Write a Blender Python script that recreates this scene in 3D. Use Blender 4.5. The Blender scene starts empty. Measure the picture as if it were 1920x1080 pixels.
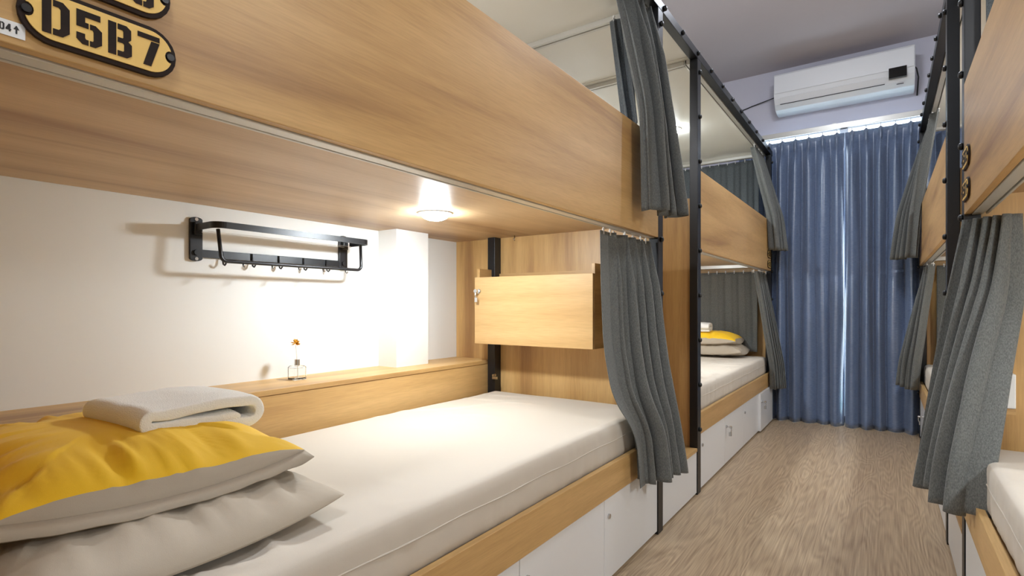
import bpy, bmesh, math, random
from mathutils import Vector, noise
random.seed(7)
PI = math.pi
SC = bpy.context.scene
COL = SC.collection

# ------------------------------------------------------------------ camera
cam_d = bpy.data.cameras.new('camera')
cam = bpy.data.objects.new('camera', cam_d)
COL.objects.link(cam)
cam.location = (0, 0, 1.0)
cam.rotation_euler = (PI/2, 0, math.radians(34.9))
cam_d.sensor_width = 36
cam_d.lens = 36*1004/1920
cam_d.shift_y = 32/1920
cam_d.clip_start = 0.02
SC.camera = cam

# ------------------------------------------------------------------ world / exposure
w = bpy.data.worlds.new('sky'); SC.world = w; w.use_nodes = True
bg = w.node_tree.nodes['Background']
bg.inputs['Color'].default_value = (0.72, 0.86, 1.0, 1)
bg.inputs['Strength'].default_value = 1.7
vs = SC.view_settings
vs.view_transform = 'Standard'; vs.look = 'None'; vs.gamma = 1.0
vs.use_curve_mapping = False
vs.exposure = 1.95
LED_LOW, LED_UP, DOME = 122.0, 105.0, 24.0


# ------------------------------------------------------------------ materials
def srgb(r, g, b):
    f = lambda c: (c/255/12.92) if c/255 <= .04045 else ((c/255+.055)/1.055)**2.4
    return (f(r), f(g), f(b), 1)

def new_mat(name):
    m = bpy.data.materials.new(name); m.use_nodes = True
    nt = m.node_tree
    return m, nt, nt.nodes['Principled BSDF']

def plain(name, col, rough=.5, metal=0, bump=0, bscale=200, var=0.0, sheen=0, spec=.5):
    m, nt, b = new_mat(name)
    b.inputs['Roughness'].default_value = rough
    b.inputs['Metallic'].default_value = metal
    b.inputs['Specular IOR Level'].default_value = spec
    if sheen:
        b.inputs['Sheen Weight'].default_value = sheen
    tc = nt.nodes.new('ShaderNodeTexCoord')
    n = nt.nodes.new('ShaderNodeTexNoise'); n.inputs['Scale'].default_value = bscale
    n.inputs['Detail'].default_value = 3
    nt.links.new(tc.outputs['Object'], n.inputs['Vector'])
    mx = nt.nodes.new('ShaderNodeMix'); mx.data_type = 'RGBA'
    c2 = tuple(c*(1-var) for c in col[:3]) + (1,)
    mx.inputs['A'].default_value = c2; mx.inputs['B'].default_value = col
    nt.links.new(n.outputs['Fac'], mx.inputs['Factor'])
    nt.links.new(mx.outputs['Result'], b.inputs['Base Color'])
    if bump:
        bp = nt.nodes.new('ShaderNodeBump'); bp.inputs['Strength'].default_value = bump
        bp.inputs['Distance'].default_value = .002
        nt.links.new(n.outputs['Fac'], bp.inputs['Height'])
        nt.links.new(bp.outputs['Normal'], b.inputs['Normal'])
    return m

def wood(name, axis, light, mid, dark, rough=.42, seed=0.0, spec=.5):
    """oak laminate, grain running along axis 0/1/2"""
    m, nt, b = new_mat(name)
    b.inputs['Roughness'].default_value = rough
    b.inputs['Specular IOR Level'].default_value = spec
    tc = nt.nodes.new('ShaderNodeTexCoord')
    def mapped(cross, along):
        mp = nt.nodes.new('ShaderNodeMapping')
        s = [cross]*3; s[axis] = along
        mp.inputs['Scale'].default_value = s
        mp.inputs['Location'].default_value = (seed, seed*1.7, seed*.6)
        nt.links.new(tc.outputs['Object'], mp.inputs['Vector'])
        return mp
    def nz(mp, scale, detail, dist):
        n = nt.nodes.new('ShaderNodeTexNoise')
        n.inputs['Scale'].default_value = scale; n.inputs['Detail'].default_value = detail
        n.inputs['Distortion'].default_value = dist
        nt.links.new(mp.outputs['Vector'], n.inputs['Vector'])
        return n
    band = nz(mapped(7, .55), 1.0, 3, .5)
    fine = nz(mapped(60, 2.2), 1.0, 6, .3)
    pore = nz(mapped(260, 14), 1.0, 2, 0)
    r1 = nt.nodes.new('ShaderNodeValToRGB'); e = r1.color_ramp.elements
    e[0].position = .30; e[0].color = dark; e[1].position = .66; e[1].color = light
    k = e.new(.46); k.color = mid
    ad = nt.nodes.new('ShaderNodeMath'); ad.operation = 'MULTIPLY_ADD'
    ad.inputs[1].default_value = .18
    nt.links.new(fine.outputs['Fac'], ad.inputs[0])
    su = nt.nodes.new('ShaderNodeMath'); su.operation = 'SUBTRACT'; su.inputs[1].default_value = .09
    nt.links.new(band.outputs['Fac'], su.inputs[0])
    nt.links.new(su.outputs[0], ad.inputs[2])
    nt.links.new(ad.outputs[0], r1.inputs['Fac'])
    mx = nt.nodes.new('ShaderNodeMix'); mx.data_type = 'RGBA'; mx.blend_type = 'MULTIPLY'
    mx.inputs['Factor'].default_value = .18
    pr = nt.nodes.new('ShaderNodeValToRGB'); pr.color_ramp.elements[0].position = .3; pr.color_ramp.elements[1].position = .6
    pr.color_ramp.elements[0].color = (.45, .38, .3, 1)
    nt.links.new(pore.outputs['Fac'], pr.inputs['Fac'])
    nt.links.new(r1.outputs['Color'], mx.inputs['A']); nt.links.new(pr.outputs['Color'], mx.inputs['B'])
    nt.links.new(mx.outputs['Result'], b.inputs['Base Color'])
    bp = nt.nodes.new('ShaderNodeBump'); bp.inputs['Strength'].default_value = .12; bp.inputs['Distance'].default_value = .001
    nt.links.new(pore.outputs['Fac'], bp.inputs['Height'])
    nt.links.new(bp.outputs['Normal'], b.inputs['Normal'])
    return m

def floor_mat():
    m, nt, b = new_mat('floor_vinyl')
    b.inputs['Roughness'].default_value = .42
    tc = nt.nodes.new('ShaderNodeTexCoord')
    mp = nt.nodes.new('ShaderNodeMapping'); mp.inputs['Scale'].default_value = (9.0, 1.15, 1)
    nt.links.new(tc.outputs['Object'], mp.inputs['Vector'])
    n = nt.nodes.new('ShaderNodeTexNoise'); n.inputs['Scale'].default_value = 1.0
    n.inputs['Detail'].default_value = 1.6; n.inputs['Roughness'].default_value = .4; n.inputs['Distortion'].default_value = .25
    nt.links.new(mp.outputs['Vector'], n.inputs['Vector'])
    mu = nt.nodes.new('ShaderNodeMath'); mu.operation = 'MULTIPLY'; mu.inputs[1].default_value = 105
    nt.links.new(n.outputs['Fac'], mu.inputs[0])
    sn = nt.nodes.new('ShaderNodeMath'); sn.operation = 'SINE'
    nt.links.new(mu.outputs[0], sn.inputs[0])
    mp2 = nt.nodes.new('ShaderNodeMapping'); mp2.inputs['Scale'].default_value = (190, 3.5, 1)
    nt.links.new(tc.outputs['Object'], mp2.inputs['Vector'])
    n2 = nt.nodes.new('ShaderNodeTexNoise'); n2.inputs['Scale'].default_value = 1; n2.inputs['Detail'].default_value = 4
    nt.links.new(mp2.outputs['Vector'], n2.inputs['Vector'])
    ma = nt.nodes.new('ShaderNodeMath'); ma.operation = 'MULTIPLY_ADD'; ma.inputs[1].default_value = .085
    nt.links.new(sn.outputs[0], ma.inputs[0]); nt.links.new(n2.outputs['Fac'], ma.inputs[2])
    r = nt.nodes.new('ShaderNodeValToRGB'); e = r.color_ramp.elements
    e[0].position = .18; e[0].color = srgb(146, 121, 96); e[1].position = .82; e[1].color = srgb(206, 183, 150)
    nt.links.new(ma.outputs[0], r.inputs['Fac'])
    nt.links.new(r.outputs['Color'], b.inputs['Base Color'])
    bp = nt.nodes.new('ShaderNodeBump'); bp.inputs['Strength'].default_value = .1; bp.inputs['Distance'].default_value = .001
    nt.links.new(ma.outputs[0], bp.inputs['Height']); nt.links.new(bp.outputs['Normal'], b.inputs['Normal'])
    return m

def weave(name, col, col2, rough=.85, scale=420, sheen=.25, stretch=(1, 1, .35)):
    m, nt, b = new_mat(name)
    b.inputs['Roughness'].default_value = rough
    b.inputs['Sheen Weight'].default_value = sheen
    tc = nt.nodes.new('ShaderNodeTexCoord')
    mp = nt.nodes.new('ShaderNodeMapping'); mp.inputs['Scale'].default_value = stretch
    nt.links.new(tc.outputs['Object'], mp.inputs['Vector'])
    n = nt.nodes.new('ShaderNodeTexNoise'); n.inputs['Scale'].default_value = scale; n.inputs['Detail'].default_value = 4
    nt.links.new(mp.outputs['Vector'], n.inputs['Vector'])
    r = nt.nodes.new('ShaderNodeValToRGB'); e = r.color_ramp.elements
    e[0].position = .35; e[0].color = col2; e[1].position = .65; e[1].color = col
    nt.links.new(n.outputs['Fac'], r.inputs['Fac']); nt.links.new(r.outputs['Color'], b.inputs['Base Color'])
    bp = nt.nodes.new('ShaderNodeBump'); bp.inputs['Strength'].default_value = .25; bp.inputs['Distance'].default_value = .001
    nt.links.new(n.outputs['Fac'], bp.inputs['Height']); nt.links.new(bp.outputs['Normal'], b.inputs['Normal'])
    return m

def emit(name, col, s):
    m, nt, b = new_mat(name)
    b.inputs['Base Color'].default_value = col
    b.inputs['Emission Color'].default_value = col
    b.inputs['Emission Strength'].default_value = s
    return m

def glass(name, rough=0.0, ior=1.45, tint=(1, 1, 1, 1)):
    m, nt, b = new_mat(name)
    b.inputs['Base Color'].default_value = tint
    b.inputs['Roughness'].default_value = rough
    b.inputs['Transmission Weight'].default_value = 1
    b.inputs['IOR'].default_value = ior
    return m

OL, OM, OD = srgb(216, 177, 118), srgb(197, 157, 100), srgb(160, 119, 74)
M = dict(
    oak_y=wood('oak_along', 1, OL, OM, OD, seed=0.0),
    oak_y2=wood('oak_along_panel', 1, srgb(206, 176, 136), srgb(190, 158, 116), srgb(160, 124, 86), seed=3.1, rough=.45, spec=.7),
    oak_z=wood('oak_upright', 2, OL, OM, OD, seed=1.3),
    oak_x=wood('oak_across', 0, srgb(220, 182, 126), srgb(206, 166, 110), OD, seed=2.2),
    white_lam=plain('white_laminate', srgb(232, 233, 234), .32),
    wall=plain('wall_paint', srgb(236, 236, 233), .75, bump=.05, bscale=60),
    wall_far=plain('far_wall_paint', srgb(214, 212, 224), .75, bump=.05, bscale=60),
    ceil=plain('ceiling_paint', srgb(202, 193, 194), .7),
    canopy=plain('canopy_white', srgb(232, 230, 220), .16),
    alu=plain('aluminium', srgb(205, 203, 196), .35, .35),
    alu_d=plain('groove_dark', srgb(40, 38, 36), .6),
    black=plain('black_steel', srgb(20, 21, 25), .38),
    bolt=plain('black_rubber', srgb(12, 13, 16), .45),
    floor=floor_mat(),
    curt=weave('grey_linen', srgb(112, 114, 111), srgb(84, 87, 85)),
    curt_d=weave('dark_grey_linen', srgb(92, 98, 102), srgb(62, 68, 72)),
    sheet=plain('bed_sheet', srgb(202, 192, 177), .8, bump=.06, bscale=500, var=.04, sheen=.15),
    yellow=plain('yellow_cotton', srgb(246, 198, 26), .75, bump=.08, bscale=600, var=.05, sheen=.1),
    taupe=plain('taupe_cotton', srgb(178, 166, 148), .8, bump=.08, bscale=600, var=.05, sheen=.1),
    towel=plain('white_terry', srgb(244, 243, 238), .95, bump=.8, bscale=380, var=.05, sheen=.4),
    steel=plain('steel', srgb(200, 200, 200), .25, 1.0),
    ac=plain('ac_plastic', srgb(238, 240, 243), .28),
    ac_line=plain('ac_gap', srgb(70, 70, 78), .6),
    display=plain('display_black', srgb(10, 10, 12), .12),
    plate=plain('plate_wood', srgb(246, 206, 116), .5, var=.06, bscale=90),
    plate_d=wood('plate_dark', 1, srgb(48, 33, 26), srgb(36, 25, 20), srgb(26, 18, 14), rough=.55, spec=.2),
    sticker=plain('sticker_paper', srgb(238, 240, 240), .5),
    ink=plain('sticker_ink', srgb(40, 40, 42), .6),
    plastic_w=plain('white_plastic', srgb(238, 238, 236), .4),
    bottle=glass('bottle_glass', 0.0, 1.45),
    pane=glass('window_glass', 0.0, 1.1),
    petal=plain('petal_orange', srgb(238, 178, 50), .7, var=.3, bscale=160),
    stem=plain('pale_stem', srgb(232, 230, 216), .7),
    led_low=emit('led_warm_white', (.86, .94, 1, 1), LED_LOW),
    led_up=emit('led_white', (.94, .96, 1, 1), LED_UP),
    led_cool=emit('led_cool_white', (.84, .93, 1, 1), LED_UP),
    lampglow=emit('ceiling_dome_glow', (.84, .9, 1, 1), DOME),
    teal=plain('teal_floor_glow', srgb(70, 160, 165), .5),  # colour stands in for the teal glow below the window curtains
    frame_w=plain('window_frame_white', srgb(225, 228, 230), .4),
)

def satin():
    m, nt, b = new_mat('blue_satin')
    b.inputs['Roughness'].default_value = .33
    b.inputs['Sheen Weight'].default_value = .2
    b.inputs['Specular IOR Level'].default_value = .9
    b.inputs['Coat Weight'].default_value = .6
    b.inputs['Coat Roughness'].default_value = .34
    tc = nt.nodes.new('ShaderNodeTexCoord')
    mp = nt.nodes.new('ShaderNodeMapping'); mp.inputs['Scale'].default_value = (40, 40, 320)
    nt.links.new(tc.outputs['Object'], mp.inputs['Vector'])
    n = nt.nodes.new('ShaderNodeTexNoise'); n.inputs['Scale'].default_value = 1; n.inputs['Detail'].default_value = 3
    nt.links.new(mp.outputs['Vector'], n.inputs['Vector'])
    r = nt.nodes.new('ShaderNodeValToRGB'); e = r.color_ramp.elements
    e[0].position = .3; e[0].color = srgb(80, 99, 134); e[1].position = .7; e[1].color = srgb(116, 134, 164)
    nt.links.new(n.outputs['Fac'], r.inputs['Fac']); nt.links.new(r.outputs['Color'], b.inputs['Base Color'])
    return m
M['blue'] = satin()

# ------------------------------------------------------------------ mesh helpers
class MB:
    def __init__(s): s.v = []; s.f = []
    def add(s, vs_, fs_):
        o = len(s.v); s.v += [tuple(p) for p in vs_]; s.f += [tuple(i+o for i in f) for f in fs_]
        return s
    def box(s, x0, x1, y0, y1, z0, z1):
        x0, x1 = min(x0, x1), max(x0, x1); y0, y1 = min(y0, y1), max(y0, y1); z0, z1 = min(z0, z1), max(z0, z1)
        return s.add([(x0,y0,z0),(x1,y0,z0),(x1,y1,z0),(x0,y1,z0),(x0,y0,z1),(x1,y0,z1),(x1,y1,z1),(x0,y1,z1)],
                     [(0,3,2,1),(4,5,6,7),(0,1,5,4),(1,2,6,5),(2,3,7,6),(3,0,4,7)])
    def cyl(s, p0, p1, r, n=12, r1=None):
        return s.tube([p0, p1], [r, r if r1 is None else r1], n)
    def tube(s, pts, r, n=8):
        pts = [Vector(p) for p in pts]; k = len(pts)
        rs = r if isinstance(r, (list, tuple)) else [r]*k
        vs_, fs_ = [], []
        up = None
        for i, p in enumerate(pts):
            t = (pts[min(i+1, k-1)] - pts[max(i-1, 0)]).normalized()
            if up is None:
                up = Vector((0, 0, 1)) if abs(t.z) < .9 else Vector((1, 0, 0))
            a = t.cross(up).normalized(); up = a.cross(t).normalized()
            for j in range(n):
                q = 2*PI*j/n
                vs_.append(p + (a*math.cos(q) + up*math.sin(q))*rs[i])
        for i in range(k-1):
            for j in range(n):
                fs_.append((i*n+j, i*n+(j+1) % n, (i+1)*n+(j+1) % n, (i+1)*n+j))
        fs_.append(tuple(range(n-1, -1, -1))); fs_.append(tuple((k-1)*n+j for j in range(n)))
        return s.add(vs_, fs_)
    def ribbon(s, pts, thick, z0, z1):
        """flat bar following an XY path, height z0..z1"""
        pts = [Vector((p[0], p[1], 0)) for p in pts]; k = len(pts); vs_ = []; fs_ = []
        for i, p in enumerate(pts):
            t = (pts[min(i+1, k-1)] - pts[max(i-1, 0)]).normalized(); nn = Vector((-t.y, t.x, 0))*thick/2
            for q, z in ((p+nn, z0), (p-nn, z0), (p-nn, z1), (p+nn, z1)):
                vs_.append((q.x, q.y, z))
        for i in range(k-1):
            for j in range(4):
                fs_.append((i*4+j, i*4+(j+1) % 4, (i+1)*4+(j+1) % 4, (i+1)*4+j))
        fs_.append((3, 2, 1, 0)); fs_.append(tuple((k-1)*4+j for j in range(4)))
        return s.add(vs_, fs_)
    def prism(s, poly, mapf, d0, d1):
        """2-D polygon pushed from depth d0 to d1; mapf(a, b, d) -> xyz"""
        n = len(poly)
        vs_ = [mapf(a, b, d0) for a, b in poly] + [mapf(a, b, d1) for a, b in poly]
        fs_ = [tuple(range(n-1, -1, -1)), tuple(range(n, 2*n))]
        fs_ += [(i, (i+1) % n, n+(i+1) % n, n+i) for i in range(n)]
        return s.add(vs_, fs_)
    def grid(s, P, nu, nv):
        vs_ = [P(i/nu, j/nv) for j in range(nv+1) for i in range(nu+1)]
        fs_ = [(j*(nu+1)+i, j*(nu+1)+i+1, (j+1)*(nu+1)+i+1, (j+1)*(nu+1)+i) for j in range(nv) for i in range(nu)]
        return s.add(vs_, fs_)

ORG = {}
def origin(o):
    return ORG.get(o.name, Vector((0, 0, 0))) if o else Vector((0, 0, 0))

def link(name, me, parent=None, org=None):
    o = bpy.data.objects.new(name, me); COL.objects.link(o)
    if parent:
        o.parent = parent; ORG[o.name] = origin(parent)
    else:
        if org is not None: o.location = org
        ORG[o.name] = Vector(org) if org is not None else Vector((0, 0, 0))
    return o

def obj(name, mb, mat, parent=None, bevel=0, smooth=False, org=None, solid=0, sub=0, fixn=True):
    me = bpy.data.meshes.new(name)
    base = origin(parent) if parent else (Vector(org) if org is not None else Vector((0, 0, 0)))
    me.from_pydata([tuple(Vector(v)-base) for v in mb.v], [], mb.f)
    me.update()
    if fixn:
        bm = bmesh.new(); bm.from_mesh(me); bmesh.ops.recalc_face_normals(bm, faces=bm.faces); bm.to_mesh(me); bm.free()
    me.materials.append(M[mat])
    if smooth:
        for p in me.polygons: p.use_smooth = True
    o = link(name, me, parent, org)
    if solid:
        md = o.modifiers.new('thickness', 'SOLIDIFY'); md.thickness = solid; md.offset = 0
    if bevel:
        md = o.modifiers.new('edge', 'BEVEL'); md.width = bevel; md.segments = 2; md.limit_method = 'ANGLE'
    if sub:
        md = o.modifiers.new('soft', 'SUBSURF'); md.levels = sub; md.render_levels = sub
    return o

def copy_part(src, parent, offset):
    o = src.copy(); COL.objects.link(o); o.parent = parent
    o.location = Vector(src.location) + Vector(offset)
    return o

def tag(o, label, cat, group=None):
    o['label'] = label; o['category'] = cat
    if group: o['group'] = group
    return o

def thing(name, label, cat, loc, group=None):
    o = bpy.data.objects.new(name, None); COL.objects.link(o)
    o.empty_display_size = .05; o.location = loc
    ORG[o.name] = Vector(loc)
    return tag(o, label, cat, group)

def struct(name, mb, mat, parent=None, **k):
    o = obj(name, mb, mat, parent, **k)
    if not parent: o['kind'] = 'structure'
    return o

# ------------------------------------------------------------------ dimensions
XL, XR = -0.811, 0.21            # aisle faces of the two bunk rows
DEPTH = 1.179
WL, WR = XL-DEPTH, XR+DEPTH      # side walls
YB, YF, ZC = 5.32, -1.6, 3.11    # far wall, wall behind camera, ceiling
A0, A1, B0, B1 = .075, 2.335, 2.87, 5.12

# ------------------------------------------------------------------ room shell
struct('floor', MB().box(WL-.1, WR+.1, YF-.1, YB+.1, -.06, 0), 'floor')
struct('ceiling', MB().box(WL-.1, WR+.1, YF-.1, YB+.1, ZC, ZC+.08), 'ceil')
struct('wall_left', MB().box(WL-.1, WL, YF, YB, 0, ZC), 'wall')
struct('wall_right', MB().box(WR, WR+.1, YF, YB, 0, ZC), 'wall')
struct('wall_front', MB().box(WL, WR, YF-.1, YF, 0, ZC), 'wall')
WX0, WX1, WZ1 = -1.0, .42, 2.535
struct('wall_back', MB().box(WL, WX0, YB, YB+.1, 0, ZC).box(WX1, WR, YB, YB+.1, 0, ZC).box(WX0, WX1, YB, YB+.1, WZ1, ZC), 'wall_far')
struct('trim_1', MB().box(WL, WL+.125, 1.735, 1.945, 0, ZC), 'wall')
wf = MB()
for x in (WX0+.03, (WX0+WX1)/2, WX1-.03): wf.box(x-.03, x+.03, YB+.03, YB+.08, 0, WZ1)
wf.box(WX0, WX1, YB+.03, YB+.08, 0, .06).box(WX0, WX1, YB+.03, YB+.08, WZ1-.04, WZ1)
win = struct('window_1', wf, 'frame_w', bevel=.003)
for a, b in ((WX0+.06, (WX0+WX1)/2-.03), ((WX0+WX1)/2+.03, WX1-.06)):
    obj('pane', MB().box(a, b, YB+.052, YB+.058, .06, WZ1-.04), 'pane', win)
struct('teal_glow_floor', MB().box(WX0-.6, WX1+.6, YB+.1, YB+1.5, -.06, -.004), 'teal')  # floor outside, added in teal to give the glow under the curtains

# ------------------------------------------------------------------ lamps
def led(label, x, y, z, mat, group, R=.055):
    t = thing('downlight', label, 'light', (x, y, z), group)
    ring = MB(); n = 28; vs_, fs_ = [], []
    prof = [(R+.012, 0), (R+.010, -.004), (R, -.006), (R-.004, -.003), (R-.004, 0)]
    for i in range(n):
        q = 2*PI*i/n
        for r, h in prof: vs_.append((x+r*math.cos(q), y+r*math.sin(q), z+h))
    k = len(prof)
    for i in range(n):
        for j in range(k-1):
            fs_.append((i*k+j, ((i+1) % n)*k+j, ((i+1) % n)*k+j+1, i*k+j+1))
    ring.add(vs_, fs_)
    obj('bezel', ring, 'plastic_w', t, smooth=True)
    dm = MB(); vs_, fs_ = [], []
    prof = [(R-.004, -.001), (R-.005, -.013), (R-.012, -.021), (R-.026, -.027), (R-.04, -.0295), (.002, -.030)]
    for r, h in prof: vs_ += [(x+r*math.cos(2*PI*i/n), y+r*math.sin(2*PI*i/n), z+h) for i in range(n)]
    for j in range(len(prof)-1): fs_ += [(j*n+i, j*n+(i+1) % n, (j+1)*n+(i+1) % n, (j+1)*n+i) for i in range(n)]
    fs_.append(tuple((len(prof)-1)*n+i for i in range(n)))
    obj('diffuser', dm.add(vs_, fs_), mat, t, smooth=True)
    return t
ZU, ZCAN = 1.355, 2.318
G = 'round recessed ceiling lights of the bunks'
led('round white light in wooden ceiling over the near-left lower bed', XL-.61, 1.52, ZU, 'led_low', G)
led('round light in ceiling of the far-left lower bunk', XL-.61, 3.7, ZU, 'led_low', G)
led('round light in ceiling of the near-right lower bunk', XR+.61, 1.3, ZU, 'led_low', G)
led('round light in ceiling of the far-right lower bunk', XR+.61, 3.7, ZU, 'led_low', G)
led('round light in white canopy of the near-left upper bunk', XL-.5, 1.2, ZCAN, 'led_up', G)
led('small glaring light in white canopy of far-left upper bunk', XL-.5, 3.98, ZCAN, 'led_cool', G)
led('round light in white canopy of the near-right upper bunk', XR+.5, 1.2, ZCAN, 'led_up', G)
led('round light in white canopy of the far-right upper bunk', XR+.5, 3.98, ZCAN, 'led_up', G)

def added_dome_lamp(y, label):  # unseen lamps above the frame, added to light the aisle and its ceiling
    """unseen opal dome added on the aisle ceiling; the dome itself is the light"""
    t = thing('added_ceiling_light', label, 'light', (-.3, y, ZC), 'added dome lights along the aisle ceiling')
    n = 28
    def lathe(prof):
        vs_ = [(-.3+r*math.cos(2*PI*i/n), y+r*math.sin(2*PI*i/n), ZC+h) for r, h in prof for i in range(n)]
        fs_ = [(j*n+i, j*n+(i+1) % n, (j+1)*n+(i+1) % n, (j+1)*n+i) for j in range(len(prof)-1) for i in range(n)]
        return MB().add(vs_, fs_)
    obj('base', lathe([(.01, -.001), (.175, -.001), (.175, -.03), (.16, -.032)]), 'plastic_w', t, smooth=False)
    obj('dome', lathe([(.16, -.03), (.155, -.055), (.135, -.08), (.10, -.098), (.05, -.108), (.003, -.11)]), 'lampglow', t, smooth=True)
added_dome_lamp(3.3, 'unseen opal dome light added above the middle of the aisle')
added_dome_lamp(-.3, 'unseen opal dome light added above the near end of the aisle')

# ------------------------------------------------------------------ bunk beds
BOLT = None
def bolt_mesh():
    mb = MB()
    mb.tube([(0, 0, 0), (.004, 0, 0), (.010, 0, 0), (.013, 0, 0)], [.011, .0125, .011, .006], 10)
    me = bpy.data.meshes.new('bolt'); me.from_pydata([tuple(v) for v in mb.v], [], mb.f); me.update()
    me.materials.append(M['bolt'])
    for p in me.polygons: p.use_smooth = True
    return me
BOLT = bolt_mesh()
def add_bolt(parent, x, y, z, sgn):
    o = bpy.data.objects.new('bolt', BOLT); COL.objects.link(o); o.parent = parent
    o.location = Vector((x, y, z)) - origin(parent)
    if sgn > 0: o.rotation_euler = (0, 0, PI)     # right row: bolts point to -x

def track(name, parent, X, t0, t1, y0, y1, z0, z1, along='y'):
    """aluminium curtain track with a groove in its underside"""
    mb = MB()
    if along == 'y':
        w_ = t1-t0
        mb.box(X(t0), X(t0+w_*.70), y0, y1, z0, z1).box(X(t0+w_*.84), X(t1), y0, y1, z0, z1)
        o = obj(name, mb, 'alu', parent, bevel=.0015)
        obj('groove', MB().box(X(t0+w_*.70), X(t0+w_*.84), y0, y1, z0+(z1-z0)*.5, z1), 'alu_d', o)
    else:
        w_ = y1-y0
        mb.box(X(t0), X(t1), y0, y0+w_*.4, z0, z1).box(X(t0), X(t1), y0+w_*.6, y1, z0, z1)
        o = obj(name, mb, 'alu', parent, bevel=.0015)
        obj('groove', MB().box(X(t0), X(t1), y0+w_*.4, y0+w_*.6, z0+(z1-z0)*.5, z1), 'alu_d', o)
    return o

def keyset(parent, x, y, z, nx, ny, big=1.0, tagged=True):
    """barrel lock with a hanging key; (nx,ny) points out of the door"""
    mb = MB().cyl((x, y, z), (x+nx*.006, y+ny*.006, z), .010*big, 14)
    lk = obj('lock', mb, 'steel', parent, smooth=False)
    if tagged:
        k = MB().cyl((x+nx*.006, y+ny*.006, z), (x+nx*.03, y+ny*.03, z), .0035*big, 8)
        k.cyl((x+nx*.022, y+ny*.022, z), (x+nx*.034, y+ny*.034, z), .009*big, 10)
        k.tube([(x+nx*.03, y+ny*.03, z-.006), (x+nx*.032, y+ny*.032, z-.02), (x+nx*.028, y+ny*.028, z-.034)], .003*big, 6)
        k.box(x+nx*.02-.002-abs(ny)*.006, x+nx*.03+.002+abs(ny)*.006, y+ny*.02-.002-abs(nx)*.006, y+ny*.03+.002+abs(nx)*.006, z-.055, z-.032)
        obj('key', k, 'steel', parent)
    return lk

def bunk(side, y0, y1, label, flip, tone, open_door=None, keys=()):
    sg = -1 if side == 'L' else 1
    x0 = XL if side == 'L' else XR
    X = lambda t: x0 + sg*t
    n = -sg                                          # out of the bed towards the aisle
    t = thing('bunk_bed', label, 'bunk bed', (X(.55), (y0+y1)/2, 0), 'oak bunk beds along the aisle')
    # posts
    for i, (a, b) in enumerate(((y0, y0+.06), (y1-.06, y1))):
        p = obj('post', MB().box(X(0), X(.042), a, b, 0, 2.30), 'black', t, bevel=.002)
        z = .34
        while z < 2.29:
            add_bolt(p, X(0), (a+b)/2, z, sg); z += .237
    for a, b in ((y0+.036, y0+.09), (y1-.09, y1-.036)):
        p = obj('post', MB().box(X(.865), X(.912), a, b, .30, ZU), 'black', t, bevel=.002)
        if side == 'L' and b > 2.2 and b < 2.4:
            obj('fastener', MB().tube([(X(.862), a-.002, .635), (X(.862), a-.02, .635)], [.008, .006], 10).box(X(.84), X(.87), a-.016, a-.010, .615, .628), 'steel', p)
    # guard, floor of the upper bunk, rails
    obj('guard_panel', MB().box(X(0), X(.018), y0+.061, y1-.061, 1.295, 1.72), 'oak_y', t, bevel=.0015)
    obj('upper_bunk_board', MB().box(X(.019), X(DEPTH-.002), y0+.037, y1-.037, ZU, ZU+.02), 'oak_y2', t)
    obj('bounce_mattress', MB().box(X(.03), X(1.15), y0+.06, y1-.06, ZU+.0205, ZU+.13), 'sheet', t, bevel=.02)  # unseen, added so the light bounced up to the canopy is whiter
    track('curtain_track', t, X, .0195, .06, y0+.06, y1-.06, 1.292, 1.312)
    obj('track_batten', MB().box(X(.0195), X(.055), y0+.06, y1-.06, 1.3125, ZU-.0005), 'oak_y', t)
    obj('bed_rail', MB().box(X(0), X(.02), y0+.061, y1-.061, .31, .425), 'oak_y', t, bevel=.002)
    obj('bed_board', MB().box(X(.021), X(.918), y0+.037, y1-.037, .385, .405), 'oak_y', t)
    obj('ledge_front', MB().box(X(.92), X(.938), y0+.037, y1-.037, .30, .689), 'oak_y', t, bevel=.001)
    obj('ledge_top', MB().box(X(.918), X(DEPTH-.0005), y0+.037, y1-.037, .690, .709), 'oak_y', t, bevel=.0015)
    # end panels
    for a in (y0+.017, y1-.036):
        zt = 1.57
        obj('end_panel', MB().box(X(.044), X(DEPTH-.003), a, a+.018, .01, zt), 'oak_z', t, bevel=.0015)
    # canopy
    obj('canopy', MB().box(X(.043), X(DEPTH-.002), y0, y1, ZCAN, ZCAN+.016), 'canopy', t)
    track('curtain_track', t, X, .045, .08, y0+.03, y1-.03, ZCAN-.024, ZCAN-.0005)
    for a in (y0+.03, y1-.075):
        track('curtain_track', t, X, .082, DEPTH-.01, a, a+.045, ZCAN-.024, ZCAN-.0005, 'x')
    if tone == 'far':
        track('curtain_track', t, X, .062, DEPTH-.01, y1-.125, y1-.095, ZU-.03, ZU-.0005, 'x')
    # lockers under the bed
    obj('locker_carcass', MB().box(X(.024), X(.9), y0+.062, y1-.062, .0, .306), 'white_lam', t)
    L = (y1-y0-.124)/4
    for k in range(4):
        a = y0+.062+k*L
        dt = -.018 if open_door == k else 0
        d = obj('locker_door', MB().box(X(.004+dt), X(.0235), a+.0015, a+L-.0015, .016, .307), 'white_lam', t, bevel=.0015)
        keyset(d, X(.004+dt), a+.035, .243, n, 0, .9, k in keys)
    return t

bunk('L', A0, A1, 'oak bunk bed in the left foreground with lit lower berth', False, 'near')
bunk('L', B0, B1, 'far oak bunk bed on the left behind the black post', True, 'far', open_door=3, keys=(1, 3))
bunk('R', A0, A1, 'oak bunk bed cut off by the right picture edge', True, 'near')
bunk('R', B0, B1, 'far oak bunk bed on the right, mostly hidden by post', False, 'far', keys=(3,))

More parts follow.
